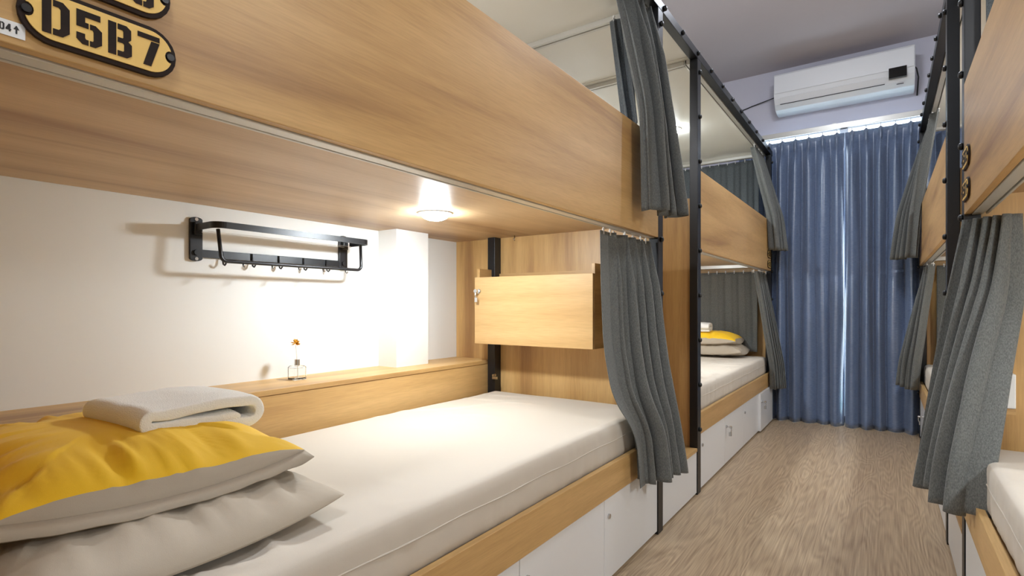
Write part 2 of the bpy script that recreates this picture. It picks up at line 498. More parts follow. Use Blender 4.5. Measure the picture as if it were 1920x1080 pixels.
def top_beam(side, label):
    sg = -1 if side == 'L' else 1
    x0 = XL if side == 'L' else XR
    o = obj('top_beam', MB().box(x0, x0+sg*.042, A0, B1+.03, 2.301, 2.345), 'black', bevel=.002, org=(x0, (A0+B1)/2, 2.301))
    tag(o, label, 'beam', 'black top beams of the bunk rows')
    y = A0+.2
    while y < B1:
        add_bolt(o, x0, y, 2.324, sg); y += .2594
    return o
top_beam('L', 'long black steel beam with studs above the left bunks')
top_beam('R', 'long black steel beam with studs above the right bunks')
for side, x0, sg, lab in (('L', XL, -1, 'left'), ('R', XR, 1, 'right')):
    o = obj('canopy_board', MB().box(x0+sg*.043, x0+sg*(DEPTH-.002), A1+.001, B0-.001, ZCAN+.004, ZCAN+.02), 'canopy', org=(x0+sg*.6, (A1+B0)/2, ZCAN))
    tag(o, 'glossy white board overhead between the two %s bunks' % lab, 'board', 'white overhead boards between bunks')
    # step box in the gap
    t = thing('step_box', 'white step box with wooden top between the two %s bunks' % lab, 'step', (x0+sg*.45, (A1+B0)/2, 0), 'step boxes between the bunks')
    obj('front_panel', MB().box(x0+sg*.004, x0+sg*.02, A1+.012, B0-.004, .012, .229), 'white_lam', t, bevel=.0015)
    obj('carcass', MB().box(x0+sg*.0205, x0+sg*.9, A1+.012, B0-.004, 0, .229), 'white_lam', t)
    obj('tread', MB().box(x0+sg*.0, x0+sg*.9, A1+.008, B0-.004, .2295, .247), 'oak_y', t, bevel=.0015)

# ------------------------------------------------------------------ mattresses
def mattress(side, y0, y1, label, seed):
    sg = -1 if side == 'L' else 1
    x0 = XL if side == 'L' else XR
    xa, xb = sorted((x0+sg*.0225, x0+sg*.862))
    hx, hy, hz = (xb-xa)/2, (y1-y0)/2, .0755
    cx, cy, cz = (xa+xb)/2, (y0+y1)/2, .406+hz
    r = .028
    bm = bmesh.new()
    def face(ax, s, nu, nv):
        u, v = [i for i in range(3) if i != ax]
        H = (hx, hy, hz)
        def spaced(k, n_, h):   # extra rows near the rims
            c = -1+2*k/n_
            return h*math.copysign(1-(1-abs(c))**1.5, c)
        vv = []
        for j in range(nv+1):
            row = []
            for i in range(nu+1):
                p = [0, 0, 0]; p[ax] = s*H[ax]; p[u] = spaced(i, nu, H[u]); p[v] = spaced(j, nv, H[v])
                row.append(bm.verts.new(p))
            vv.append(row)
        for j in range(nv):
            for i in range(nu):
                bm.faces.new((vv[j][i], vv[j][i+1], vv[j+1][i+1], vv[j+1][i]))
    NX, NY, NZ = 80, 180, 10
    face(2, 1, NX, NY); face(2, -1, NX, NY)
    face(0, 1, NY, NZ); face(0, -1, NY, NZ); face(1, 1, NX, NZ); face(1, -1, NX, NZ)
    bmesh.ops.remove_doubles(bm, verts=bm.verts, dist=1e-5)
    for v in bm.verts:
        p = v.co
        q = Vector((max(-hx+r, min(hx-r, p.x)), max(-hy+r, min(hy-r, p.y)), max(-hz+r, min(hz-r, p.z))))
        d = p-q
        if d.length > 1e-7:
            p = q + d.normalized()*r
        top = p.z > hz-.6*r
        s = Vector((p.x+seed*3, p.y+seed, 0))
        if top:
            # soft undulation + a few sharp sheet wrinkles
            e = min(hx-abs(p.x), hy-abs(p.y)); k = min(1, max(0, e/.06))
            wv = .0035*noise.noise(s*2.6)
            ss = Vector((s.x*2.6+s.y*1.6, s.y*5.0-s.x*3.0, 1.3+seed))
            rd = 1-abs(noise.noise(ss)*2.0)
            gate = max(0, noise.noise(Vector((s.x*1.9+5, s.y*1.4+2, 4.7)))+.26)
            rd = max(0, rd-.66)/.34
            wv += .010*rd*rd*gate*2.0*k
            p = p + Vector((0, 0, wv))
        elif abs(p.z) < hz:
            # side of the sheet: vertical gathers
            g = .004*noise.noise(Vector((s.x*9, s.y*9, p.z*7))) + .0025*noise.noise(Vector((s.x*30, s.y*30, p.z*8)))
            g *= 1-(p.z/hz)*.4
            dirn = Vector((math.copysign(1, p.x) if abs(p.x) > hx-r else 0, math.copysign(1, p.y) if abs(p.y) > hy-r else 0, 0))
            p = p - dirn*abs(g)
        v.co = p
    for f in bm.faces: f.smooth = True
    bmesh.ops.recalc_face_normals(bm, faces=bm.faces)
    me = bpy.data.meshes.new('mattress'); bm.to_mesh(me); bm.free(); me.materials.append(M['sheet'])
    o = link('mattress', me, None, (cx, cy, cz))
    tag(o, label, 'mattress', 'sheeted mattresses on the lower berths')
    # piping seam running round the side
    mb = MB(); xe = cx - sg*(hx-.0015)
    mb.tube([(xe, cy-hy+r+(2*hy-2*r)*i/40, cz+.012+.002*math.sin(i*.9)) for i in range(41)], .0022, 6)
    obj('seam', mb, 'sheet', o, smooth=True)
    return o
mattress('L', A0+.095, A1-.095, 'beige sheeted mattress under the pillows in the left foreground', .7)
mattress('L', B0+.095, B1-.095, 'pale mattress on far-left lower berth behind black post', 2.1)
mattress('R', A0+.095, A1-.095, 'pale mattress cut off by the lower right picture edge', 4.4)
mattress('R', B0+.095, B1-.095, 'white mattress sliver on far-right berth behind grey curtain', 6.2)

# ------------------------------------------------------------------ bedside cabinet (on the near-left end panel)
def cabinet(xa, xb, yf, yb, label):
    t = thing('wall_cabinet', label, 'cabinet', ((xa+xb)/2, yb, .8))
    zb, zt, zs = .805, 1.14, 1.185
    obj('side_panel', MB().box(xa, xa+.017, yf+.019, yb, zb, zs), 'oak_y', t, bevel=.001)
    obj('side_panel', MB().box(xb-.017, xb, yf+.019, yb, zb, zs), 'oak_y', t, bevel=.001)
    obj('bottom_panel', MB().box(xa+.017, xb-.017, yf+.019, yb, zb, zb+.017), 'oak_x', t)
    obj('back_panel', MB().box(xa+.017, xb-.017, yb-.012, yb, zb+.017, zs-.02), 'oak_x', t)
    d = obj('door', MB().box(xa, xb-.001, yf, yf+.018, zb, zt), 'oak_x', t, bevel=.0015)
    keyset(d, xa+.03, yf, 1.07, 0, -1, 1.1, True)
    return t
cabinet(-1.714, -1.05, 2.125, A1-.037, 'oak cabinet with keys in its door above the lit mattress')

# small white box on the end panel of the near-right bed
t = thing('socket_box', 'white box with two slots on wooden panel behind right curtain', 'box', (.265, A1-.037, .67))
obj('shell', MB().box(.2, .324, 2.2, A1-.0365, .685, .79), 'plastic_w', t, bevel=.003)
obj('bottom_board', MB().box(.2, .324, 2.203, A1-.0365, .667, .684), 'oak_x', t)
for z in (.768, .735):
    obj('slot', MB().box(.288, .298, 2.1985, 2.2005, z-.004, z+.004), 'display', t)

# ------------------------------------------------------------------ pillows and towels
def pillow(name, label, cat_group, cx, cy, zc, LX, LY, T, seed, rot, top, bot, band, flange, tilt=(0, 0)):
    """a filled pillow: two domed halves meeting at a rim; `band` = rim width in bottom colour"""
    N = 60
    t = thing(name, label, 'pillow', (cx, cy, zc), cat_group)
    ca, sa = math.cos(rot), math.sin(rot)
    def outline(a, b):
        x = a*LX/2*(1+.025*(1-b*b)*abs(a)**3); y = b*LY/2*(1+.02*(1-a*a)*abs(b)**3)
        return x, y
    def P(a, b, s):
        x, y = outline(a, b)
        h = T/2*((1-abs(a)**3.0)**.45)*((1-abs(b)**3.0)**.45)
        edge = max(abs(a), abs(b))
        # gathers running in from the rim
        along = b if abs(a) > abs(b) else a
        g = noise.noise(Vector((along*7+seed, seed*2.3 + (3 if abs(a) > abs(b) else 0), edge*1.2)))
        g2 = noise.noise(Vector((along*21+seed*3, seed, edge*2)))
        k = max(0, edge-.35)/.65
        h *= 1 + k*(.42*g+.22*g2)*(1-edge**8) + .05*noise.noise(Vector((a*2+seed, b*2, seed)))
        if s < 0: h *= .42
        z = s*h + tilt[0]*x + tilt[1]*y - .022*edge**4*(1-along*along)
        return (cx+ca*x-sa*y, cy+sa*x+ca*y, zc+z)
    def half(s, part):
        """rings of a square spiral; part 'in' = up to the colour boundary, 'out' = from there to the rim, 'all'"""
        K, J1, J2 = 176, 26, 9
        vs_, fs_ = [], []
        rows = range(0, J1+1) if part == 'in' else (range(J1, J1+J2+1) if part == 'out' else range(0, J1+J2+1))
        for j in rows:
            for i in range(K):
                q = 4*i/K; e, f = int(q), (q % 1)*2-1
                ca_, cb_ = ((f, -1), (1, f), (-f, 1), (-1, -f))[e]
                rb = 1-max(band, .05)*(1-abs(f)**5)
                if j <= J1: tt = j/J1; r = rb*(1-(1-tt)**1.35)
                else: tt = (j-J1)/J2; r = rb+(1-rb)*(1-(1-tt)**1.6)
                r = max(r, .004)
                vs_.append(P(ca_*r, cb_*r, s))
        nr = len(rows)
        for j in range(nr-1):
            for i in range(K): fs_.append((j*K+i, j*K+(i+1) % K, (j+1)*K+(i+1) % K, (j+1)*K+i))
        if part != 'out': fs_.append(tuple(range(K-1, -1, -1)))
        return MB().add(vs_, fs_)
    if band > 0:
        obj('top_cover', half(1, 'in'), top, t, smooth=True)
        obj('side_band', half(1, 'out'), bot, t, smooth=True)
    else:
        obj('top_cover', half(1, 'all'), top, t, smooth=True)
    obj('bottom_cover', half(-1, 'all'), bot, t, smooth=True)
    if flange:
        mb = MB(); K = 200; ins, outs = [], []
        for i in range(K):
            q = 4*i/K; e, f = int(q), (q % 1)*2-1
            a, b = ((f, -1), (1, f), (-f, 1), (-1, -f))[e]
            x, y, z = P(a, b, 1)
            d = Vector((x-cx, y-cy, 0)).normalized()
            wv = .006*noise.noise(Vector((i*.18, seed, 0)))
            ins.append((x-d.x*.004, y-d.y*.004, z))
            outs.append((x+d.x*flange, y+d.y*flange, z-.016+wv))
        mb.add(ins+outs, [(i, (i+1) % K, K+(i+1) % K, K+i) for i in range(K)])
        obj('flange', mb, bot, t, smooth=True, solid=.003)
    return t

def towel(label, cx, cy, z0, w_, l_, seed, rot=0):
    """folded terry towel: a thick cloth folded over on itself, layers seen from the aisle side"""
    th = .026
    path = []
    def arc(cxx, cz, r, a0, a1, n):
        for i in range(n+1):
            q = a0+(a1-a0)*i/n; path.append((cxx+r*math.cos(q), cz+r*math.sin(q)))
    h = l_/2
    zA = th*.5
    for i in range(12): path.append((-h+.045+(l_-.085)*i/11, zA+.003*math.sin(i*.8)))
    r1 = th*.985
    arc(h-.035, zA+r1, r1, -PI/2, PI/2, 10)
    top = zA+2*r1
    for i in range(1, 12): path.append((h-.035-(l_-.075)*i/11, top+.003*math.sin(i*.5)))
    r2 = th*.5; zt = path[-1][1]
    arc(path[-1][0], zt-r2, r2, PI/2, 1.5*PI, 12)
    x_, z_ = path[-1]
    for i in range(1, 9): path.append((x_+(l_-.10)*i/8, z_-.004*i/8+.001*math.sin(i)))
    pts = [Vector((p[0], p[1], 0)) for p in path]; n = len(pts)
    ring = []
    left, right = [], []
    for i, p in enumerate(pts):
        t_ = (pts[min(i+1, n-1)]-pts[max(i-1, 0)]).normalized(); nn = Vector((-t_.y, t_.x, 0))*th/2
        left.append(p+nn); right.append(p-nn)
    tipA = pts[0]-(pts[1]-pts[0]).normalized()*th*.35; tipB = pts[-1]+(pts[-1]-pts[-2]).normalized()*th*.35
    ring = [tipA]+left+[tipB]+right[::-1]
    K = len(ring); S = 14
    mb = MB(); vs_, fs_ = [], []
    ca, sa = math.cos(rot), math.sin(rot)
    for j in range(S+1):
        c = -1+2*j/S; c = math.copysign(1-(1-abs(c))**1.6, c)
        shrink = 1-.0*abs(c)
        for i, p in enumerate(ring):
            ctr = pts[0] if i == 0 else (pts[i-1] if i <= n else (pts[-1] if i == n+1 else pts[n-1-(i-n-2)]))
            f = 1 if abs(c) < .93 else .88
            q = ctr+(p-ctr)*f
            nz_ = .0035*noise.noise(Vector((q.x*25, c*5, seed+q.y*25)))
            x = c*w_/2*(1-.03*math.cos(q.x*9)); y = q.x; z = q.y+nz_-.016*max(0, -q.x/h)*0
            if abs(c) > .6: z -= .010*(abs(c)-.6)*(1 if q.y > .03 else 0)
            vs_.append((cx+ca*x-sa*y, cy+sa*x+ca*y, z0+z))
    for j in range(S):
        for i in range(K):
            fs_.append((j*K+i, j*K+(i+1) % K, (j+1)*K+(i+1) % K, (j+1)*K+i))
    # end caps as quad strips across the cloth thickness
    for j in (0, S):
        o = j*K
        Lx = [o+1+i for i in range(n)]; Rx = [o+K-1-i for i in range(n)]
        fs_.append((o, Lx[0], Rx[0])); fs_.append((Lx[-1], o+n+1, Rx[-1]))
        for i in range(n-1): fs_.append((Lx[i], Lx[i+1], Rx[i+1], Rx[i]))
    mb.add(vs_, fs_)
    o = obj('folded_towel', mb, 'towel', smooth=True, org=(cx, cy, z0), sub=2)
    return tag(o, label, 'towel', 'white towels on the pillow stacks')

PG = 'stacked pillows'
pillow('pillow', 'plain beige pillow under the yellow one in left foreground', PG, -1.265, .425, .606, .70, .56, .14, 1.7, .03, 'taupe', 'taupe', 0, 0)
pillow('pillow', 'large yellow pillow with taupe underside in left foreground', PG, -1.335, .44, .695, .65, .485, .125, 4.2, -.02, 'yellow', 'taupe', .05, .020)
towel('folded white towel on the yellow pillow in left foreground', -1.315, .55, .722, .27, .275, 1.0, .05)
pillow('pillow', 'small beige pillow at bottom of far-left stack', PG, -1.28, 4.83, .612, .62, .36, .17, 8.1, 0, 'taupe', 'taupe', 0, 0)
pillow('pillow', 'small yellow pillow on far-left bed beside grey curtain', PG, -1.30, 4.82, .70, .58, .34, .16, 6.6, 0, 'yellow', 'taupe', .06, 0)
towel('small white towel on top of the far-left pillow stack', -1.36, 4.74, .770, .26, .22, 5.0, .1)

# ------------------------------------------------------------------ bottle with flower on the ledge
bx, by, bz = -1.885, 1.235, .7095
t = thing('flower_bottle', 'small clear glass bottle holding an orange flower on ledge', 'vase', (bx, by, bz))
def rrect(h, r, n=5):
    out = []
    for sx, sy, a0 in ((1, 1, 0), (-1, 1, PI/2), (-1, -1, PI), (1, -1, 1.5*PI)):
        for i in range(n+1):
            q = a0+PI/2*i/n; out.append((sx*(h-r)+r*math.cos(q), sy*(h-r)+r*math.sin(q)))
    return out
def loft(mb, rings):
    K = len(rings[0]); vs_ = [p for r_ in rings for p in r_]; fs_ = []
    for j in range(len(rings)-1):
        for i in range(K): fs_.append((j*K+i, j*K+(i+1) % K, (j+1)*K+(i+1) % K, (j+1)*K+i))
    fs_.append(tuple(range(K-1, -1, -1))); fs_.append(tuple((len(rings)-1)*K+i for i in range(K)))
    return mb.add(vs_, fs_)
def ringat(h, r, z): return [(bx+a, by+b, bz+z) for a, b in rrect(h, r)]
mb = MB()
loft(mb, [ringat(.024, .005, 0), ringat(.026, .006, .002), ringat(.026, .006, .048), ringat(.022, .008, .054), ringat(.010, .0099, .056), ringat(.0095, .0094, .064),
          ringat(.0072, .0071, .064), ringat(.0074, .0073, .055), ringat(.019, .006, .051), ringat(.0225, .004, .046), ringat(.0225, .004, .008), ringat(.018, .004, .006)])
obj('bottle', mb, 'bottle', t, smooth=False)
mb = MB(); loft(mb, [[(bx+.0105*math.cos(q), by+.0105*math.sin(q), bz+z) for q in [2*PI*i/16 for i in range(16)]] for z in (.057, .079)])
obj('collar', mb, 'steel', t, smooth=False, bevel=.001)
obj('stem', MB().tube([(bx+.004, by, bz+.008), (bx+.002, by, bz+.06), (bx, by-.002, bz+.10), (bx, by-.006, bz+.135)], .0014, 6), 'stem', t)
mb = MB()
for k in range(22):
    th_, ph = random.uniform(0, 2*PI), random.uniform(-.5, 1.4)
    d = Vector((math.cos(th_)*math.cos(ph), math.sin(th_)*math.cos(ph), math.sin(ph)))
    s_ = d.cross(Vector((0, 0, 1))).normalized()*.006; u_ = d.cross(s_).normalized()*.002
    c = Vector((bx, by-.006, bz+.143))
    mb.add([c, c+d*.010+s_, c+d*.019+u_, c+d*.010-s_, c+d*.011+u_*2], [(0, 1, 4), (1, 2, 4), (2, 3, 4), (3, 0, 4)])
obj('blossom', mb, 'petal', t, fixn=False)

# ------------------------------------------------------------------ towel rack on the left wall
wx = WL
t = thing('towel_rack', 'black metal folding towel rack with hooks on the white wall', 'towel rack', (wx, 1.21, 1.23))
RY0, RY1 = .905, 1.525
for y in (RY0, RY1):
    mb = MB(); poly = []
    hw, hh = .021, .077
    for i in range(9): q = PI*i/8; poly.append((hw*math.cos(q), hh-hw*.45+hw*.45*math.sin(q)))
    for i in range(9): q = PI+PI*i/8; poly.append((hw*math.cos(q), -hh+hw*.45+hw*.45*math.sin(q)))
    mb.prism(poly, lambda a, b, d, y=y: (wx+.0008+d, y+a, 1.231+b), 0, .012)
    br = obj('bracket', mb, 'black', t, bevel=.0015)
    obj('hinge', MB().box(wx+.012, wx+.03, y-.012, y+.012, 1.245, 1.29), 'black', br, bevel=.002)
    for z in (1.300, 1.162):
        obj('screw', MB().cyl((wx+.0125, y, z), (wx+.0145, y, z), .006, 12), 'steel', br)
    obj('knob', MB().cyl((wx+.0125, y, 1.184), (wx+.020, y, 1.184), .010, 14), 'black', br)
def upath(xw, xo, y0, y1, r, n=8):
    pts = [(xw, y0)]
    for i in range(n+1): q = PI+PI/2*0 - PI/2*i/n; pts.append((xo-r+r*math.sin(PI/2*i/n), y0+r-r*math.cos(PI/2*i/n)))
    for i in range(n+1): pts.append((xo-r+r*math.cos(PI/2*i/n), y1-r+r*math.sin(PI/2*i/n)))
    pts.append((xw, y1)); return pts
obj('shelf_bar', MB().ribbon(upath(wx+.018, wx+.155, RY0-.005, RY1+.03, .035), .006, 1.260, 1.282), 'black', t)
lo = []
yo = (RY0+.028, RY1+.018); xo_ = wx+.115
pts = [(xo_-.01, yo[0], 1.262)]
for i in range(9): q = PI/2*i/8; pts.append((xo_, yo[0]+.025-.02*math.cos(q), 1.172-.02*math.sin(q)))
for i in range(9): q = PI/2*i/8; pts.append((xo_, yo[1]-.025+.02*math.sin(q), 1.172-.02*math.cos(q)))
pts.append((xo_-.01, yo[1], 1.262))
obj('lower_bar', MB().tube(pts, .0065, 10), 'black', t, smooth=True)
obj('back_strip', MB().box(wx+.004, wx+.010, RY0+.02, RY1-.02, 1.168, 1.196), 'black', t, bevel=.001)
for k in range(2):
    obj('drying_line', MB().tube([(wx+.03+.045*k, RY0+.01, 1.255), (wx+.03+.045*k, RY1-.01, 1.255)], .0008, 5), 'plastic_w', t)
for k in range(5):
    y = RY0+.09+.11*k
    mb = MB().tube([(wx+.012, y, 1.195), (wx+.014, y, 1.16), (wx+.018, y, 1.148), (wx+.028, y, 1.144), (wx+.036, y, 1.150), (wx+.038, y, 1.158)], .0032, 7)
    obj('hook', mb, 'black', t, smooth=True)
    mb = MB().tube([(xo_, y+.02, 1.147), (xo_+.002, y+.02, 1.138), (xo_+.010, y+.02, 1.133), (xo_+.016, y+.02, 1.140)], .0026, 7)
    obj('hook', mb, 'steel', t, smooth=True)

# ------------------------------------------------------------------ number plates and sticker
GL = {
 'D': [[(0,0),(.2,0),(.2,1),(0,1)], [(.235,0),(.45,0),(.6,.15),(.6,.85),(.45,1),(.235,1),(.235,.82),(.36,.82),(.4,.77),(.4,.23),(.36,.18),(.235,.18)]],
 '5': [[(0,1),(.56,1),(.56,.82),(.2,.82),(.2,.66),(.28,.66),(.28,.5),(0,.5)], [(.315,.66),(.45,.66),(.6,.53),(.6,.13),(.45,0),(.315,0),(.315,.16),(.38,.16),(.4,.2),(.4,.45),(.38,.5),(.315,.5)], [(.28,0),(.14,0),(0,.13),(0,.32),(.2,.32),(.2,.2),(.22,.16),(.28,.16)]],
 'B': [[(0,0),(.2,0),(.2,1),(0,1)], [(.235,1),(.46,1),(.58,.9),(.58,.6),(.51,.52),(.6,.44),(.6,.1),(.48,0),(.235,0),(.235,.17),(.37,.17),(.4,.2),(.4,.4),(.37,.43),(.235,.43),(.235,.58),(.36,.58),(.38,.61),(.38,.8),(.36,.83),(.235,.83)]],
 '7': [[(0,1),(.6,1),(.6,.84),(0,.84)], [(.6,.805),(.37,0),(.15,0),(.37,.805)]],
 '8': [[(.315,1),(.46,1),(.58,.9),(.58,.6),(.51,.52),(.6,.44),(.6,.1),(.48,0),(.315,0),(.315,.17),(.37,.17),(.4,.2),(.4,.4),(.37,.43),(.315,.43),(.315,.58),(.36,.58),(.38,.61),(.38,.8),(.36,.83),(.315,.83)]],
 '1': [[(.2,0),(.42,0),(.42,1),(.24,1),(.08,.86),(.08,.7),(.2,.76)]],
 '2': [[(0,.7),(0,.88),(.13,1),(.46,1),(.6,.88),(.6,.62),(.24,.18),(.6,.18),(.6,0),(0,0),(0,.2),(.39,.66),(.39,.8),(.36,.83),(.24,.83),(.2,.8),(.2,.7)]],
 '6': [[(.285,0),(.14,0),(0,.13),(0,.86),(.14,1),(.285,1),(.285,.83),(.2,.8),(.2,.2),(.285,.17)], [(.315,1),(.46,1),(.6,.88),(.6,.7),(.4,.7),(.4,.8),(.315,.83)], [(.315,.6),(.46,.6),(.6,.47),(.6,.13),(.46,0),(.315,0),(.315,.17),(.4,.2),(.4,.42),(.315,.45)]],
 '4': [[(.36,0),(.56,0),(.56,.2),(.64,.2),(.64,.36),(.56,.36),(.56,1),(.34,1),(0,.36),(0,.2),(.36,.2)]],
}
GL['8'].append([(.6-a, b) for a, b in GL['8'][0]][::-1])
def stadium(hw, hh, n=12):
    r = hh*1.0; out = []
    for i in range(n+1): q = -PI/2+PI*i/n; out.append((hw-r+r*math.cos(q), r*math.sin(q)))
    for i in range(n+1): q = PI/2+PI*i/n; out.append((-hw+r+r*math.cos(q), r*math.sin(q)))
    return out
def number_plate(side, yc, zc, text, label, L=.166, H=.066):
    x0 = (XL+.0006) if side == 'L' else (XR-.0006)
    nx = 1 if side == 'L' else -1
    rd = 1 if side == 'L' else -1              # reading direction along y
    t = thing('number_plate', label, 'sign', (x0, yc, zc), 'number plates on the bunk guards')
    mp = lambda a, b, d: (x0+nx*d, yc+rd*a, zc+b)
    obj('backing', MB().prism(stadium(L/2, H/2), mp, 0, .005), 'plate_d', t, bevel=.0008)
    # face with the round bites at the two screw holes
    face = []
    hw, hh, r, br = L/2-.006, H/2-.006, H/2-.006, .0085
    for s in (1, -1):
        q0 = math.asin(br/r)*.95
        for i in range(11): q = -PI/2+(PI/2-q0)*i/10; face.append((s*(hw-r+r*math.cos(q)), s*r*math.sin(q)))
        for i in range(1, 8): q = -PI/2-PI*i/8; face.append((s*(hw-.001+br*math.cos(q)*.9), s*br*math.sin(q)))
        for i in range(11): q = q0+(PI/2-q0)*i/10; face.append((s*(hw-r+r*math.cos(q)), s*r*math.sin(q)))
    obj('face', MB().prism(face, mp, .0052, .0068), 'plate', t)
    for s in (1, -1):
        obj('screw', MB().cyl(mp(s*(hw-.002), 0, .0052), mp(s*(hw-.002), 0, .008), .0048, 12), 'black', t)
    h = .041; w_ = .6*h*1.05; gap = .0065; tot = len(text)*w_+(len(text)-1)*gap
    mb = MB()
    for i, ch in enumerate(text):
        a0 = -tot/2+i*(w_+gap)
        for poly in GL[ch]:
            mb.prism([(a0+p*h*1.05, -h/2+q*h) for p, q in poly], mp, .0069, .0074)
    obj('lettering', mb, 'plate_d', t)
    return t
number_plate('L', .259, 1.339, 'D5B7', 'yellow number plate reading D5B7 on the near-left guard panel')
number_plate('L', .252, 1.415, 'D5B8', 'yellow number plate cut off by top edge, upper left corner')
number_plate('L', 4.965, 1.345, 'D5B5', 'small lower number plate on far-left guard panel', .15)
number_plate('L', 4.965, 1.43, 'D5B6', 'small upper number plate on far-left guard panel', .15)
number_plate('R', 2.185, 1.36, 'D5B1', 'small lower number plate on the right guard beside black post', .15)
number_plate('R', 2.185, 1.46, 'D5B2', 'small upper number plate on the right guard beside black post', .15)
mp = lambda a, b, d: (XL+.0006+d, .10+a, 1.3035+b)
t = thing('sticker', 'white D4 sticker with arrow beside the D5B7 plate', 'sticker', (XL, .14, 1.31))
obj('paper', MB().prism([(0, 0), (.0845, 0), (.0845, .0175), (0, .0175)], mp, 0, .0004), 'sticker', t)
mb = MB()
for ch, a0 in (('D', .0622), ('4', .0676)):
    for poly in GL[ch]: mb.prism([(a0+p*.0075, .005+q*.0085) for p, q in poly], mp, .0005, .0007)
mb.prism([(a*.0052+.0742, .0045+b*.0095) for a, b in [(.35,0),(.65,0),(.65,.5),(1,.5),(.5,1),(0,.5),(.35,.5)]], mp, .0005, .0007)
obj('lettering', mb, 'ink', t)

# ------------------------------------------------------------------ curtains
def smooth01(x): return x*x*(3-2*x)
def interp(tab, v):
    for (a, x), (b, y) in zip(tab, tab[1:]):
        if v <= b: return x+(y-x)*max(0, v-a)/(b-a)
    return tab[-1][1]
def soft(tab, v, w=.06):
    return sum(interp(tab, max(0, min(1, v+w*(i-3)/3))) for i in range(7))/7
def curtain(label, top, bot, zt, zb, folds, amp, push, seed, push2=None, mat='curt', group='grey bed curtains', nu=110, nv=44, hooks=8, zvar=.02, flat=0.0, hookz=.014):
    """top / bot: ((x,y),(x,y)) ends of the hem lines; push: table v -> 0..1 of how far it has moved from the top line to the bottom line;
    amp: table v -> fold depth; flat: share of the width (from the first end) that hangs flat"""
    (ax, ay), (bx_, by_) = top; (cx, cy), (dx, dy) = bot
    def P(u, v):
        k = soft(push, v)*(1-u)+soft(push2 or push, v)*u
        x = (ax+(bx_-ax)*u)*(1-k)+(cx+(dx-cx)*u)*k
        y = (ay+(by_-ay)*u)*(1-k)+(cy+(dy-cy)*u)*k
        tx, ty = (bx_-ax)*(1-k)+(dx-cx)*k, (by_-ay)*(1-k)+(dy-cy)*k
        l = math.hypot(tx, ty); tx /= l; ty /= l
        A = interp(amp, v)
        uu = u + .35*noise.noise(Vector((u*2.3, seed, v*.25)))/max(folds, 1)
        ph = 2*PI*folds*uu + seed + .5*noise.noise(Vector((u*1.5, v*1.0, seed+9)))*.7
        var = 1+.45*noise.noise(Vector((u*4.3, seed*1.7, v*.7)))
        if flat > 0: var *= smooth01(min(1, max(0, (u-flat*.6)/(flat*.8))))
        d = A*var*(math.sin(ph)+.28*math.sin(2*ph+seed)-.12*math.sin(3*ph)) + .004*noise.noise(Vector((u*5, v*2.5, seed)))*min(1, v*6)
        e = A*var*.42*math.sin(2*ph)
        z = zt+(zb-zt)*v - zvar*v*(.5+noise.noise(Vector((u*3.1, seed, 2.2)))) * (1 if v > .5 else v*2)
        return (x - ty*d + tx*e, y + tx*d + ty*e, z)
    mb = MB().grid(P, nu, nv)
    ctr = ((ax+bx_)/2, (ay+by_)/2, zt)
    t = thing('bed_curtain', label, 'curtain', ctr, group)
    obj('cloth', mb, mat, t, smooth=True, solid=.0025, fixn=False)
    for i in range(hooks):
        u = (i+.5)/hooks; x, y, z = P(u, 0)
        obj('hook', MB().cyl((x, y, z-.012), (x, y, z+hookz), .0032, 6).cyl((x, y, z+hookz*.35), (x, y, z+hookz*.6), .006, 8), 'plastic_w', t)
    # stitched heading band
    mb = MB()
    pts = [P(i/nu, .055) for i in range(nu+1)]
    return t
XT = XL-.066
curtain('grey curtain hanging over the near-left upper guard panel', ((XT, 1.93), (XL-.048, 2.235)), ((XL+.05, 1.955), (XL+.105, 2.215)), ZCAN-.035, 1.375, 3.6,
        [(0, .02), (.25, .036), (1, .036)], [(0, 0), (.56, .92), (1, 1)], 1.2, [(0, 0), (1, 1)], flat=.12)
curtain('dark strip of curtain inside the near-left upper bunk end', ((-1.02, 2.235), (-.93, 2.245)), ((-.935, 2.19), (-.885, 2.23)), ZCAN-.035, 1.80, 1.5,
        [(0, .012), (1, .016)], [(0, 0), (1, 1)], 2.4, mat='curt_d', hooks=3, nu=40)
curtain('grey curtain gathered beside the near-left lower mattress', ((XL-.05, 1.80), (XL-.05, 2.245)), ((XL+.045, 1.955), (XL+.085, 2.26)), 1.276, .31, 5.4,
        [(0, .02), (.2, .036), (1, .046)], [(0, 0), (.44, .08), (.64, .3), (.78, .88), (1, 1)], 3.0, [(0, 0), (.5, .42), (1, 1)], flat=.2, zvar=.012, nu=170)
curtain('bluish grey curtain swung out over far-left upper guard', ((XT, 4.62), (XT, 5.03)), ((XL+.05, 4.86), (XL+.115, 5.07)), ZCAN-.035, 1.47, 4.5,
        [(0, .02), (1, .034)], [(0, 0), (.65, .85), (1, 1)], 4.1, nu=80, nv=30)
curtain('grey curtain gathered at far end of far-left lower berth', ((XL-.05, 4.68), (XL-.05, 5.03)), ((XL+.05, 4.90), (XL+.10, 5.08)), 1.276, .31, 5.2,
        [(0, .018), (1, .032)], [(0, 0), (.8, .92), (1, 1)], 5.2, nu=80, nv=30)
curtain('large grey curtain gathered in the right foreground', ((XR+.014, 2.265), (XR+.112, 2.19)), ((XR-.105, 2.31), (XR-.012, 1.99)), 1.276, .42, 4.2,
        [(0, .02), (.3, .036), (1, .044)], [(0, 0), (.25, .18), (1, 1)], 6.4, [(0, 0), (.28, .10), (.55, .52), (.85, .9), (1, 1)], zvar=.03, hooks=0, nu=170)
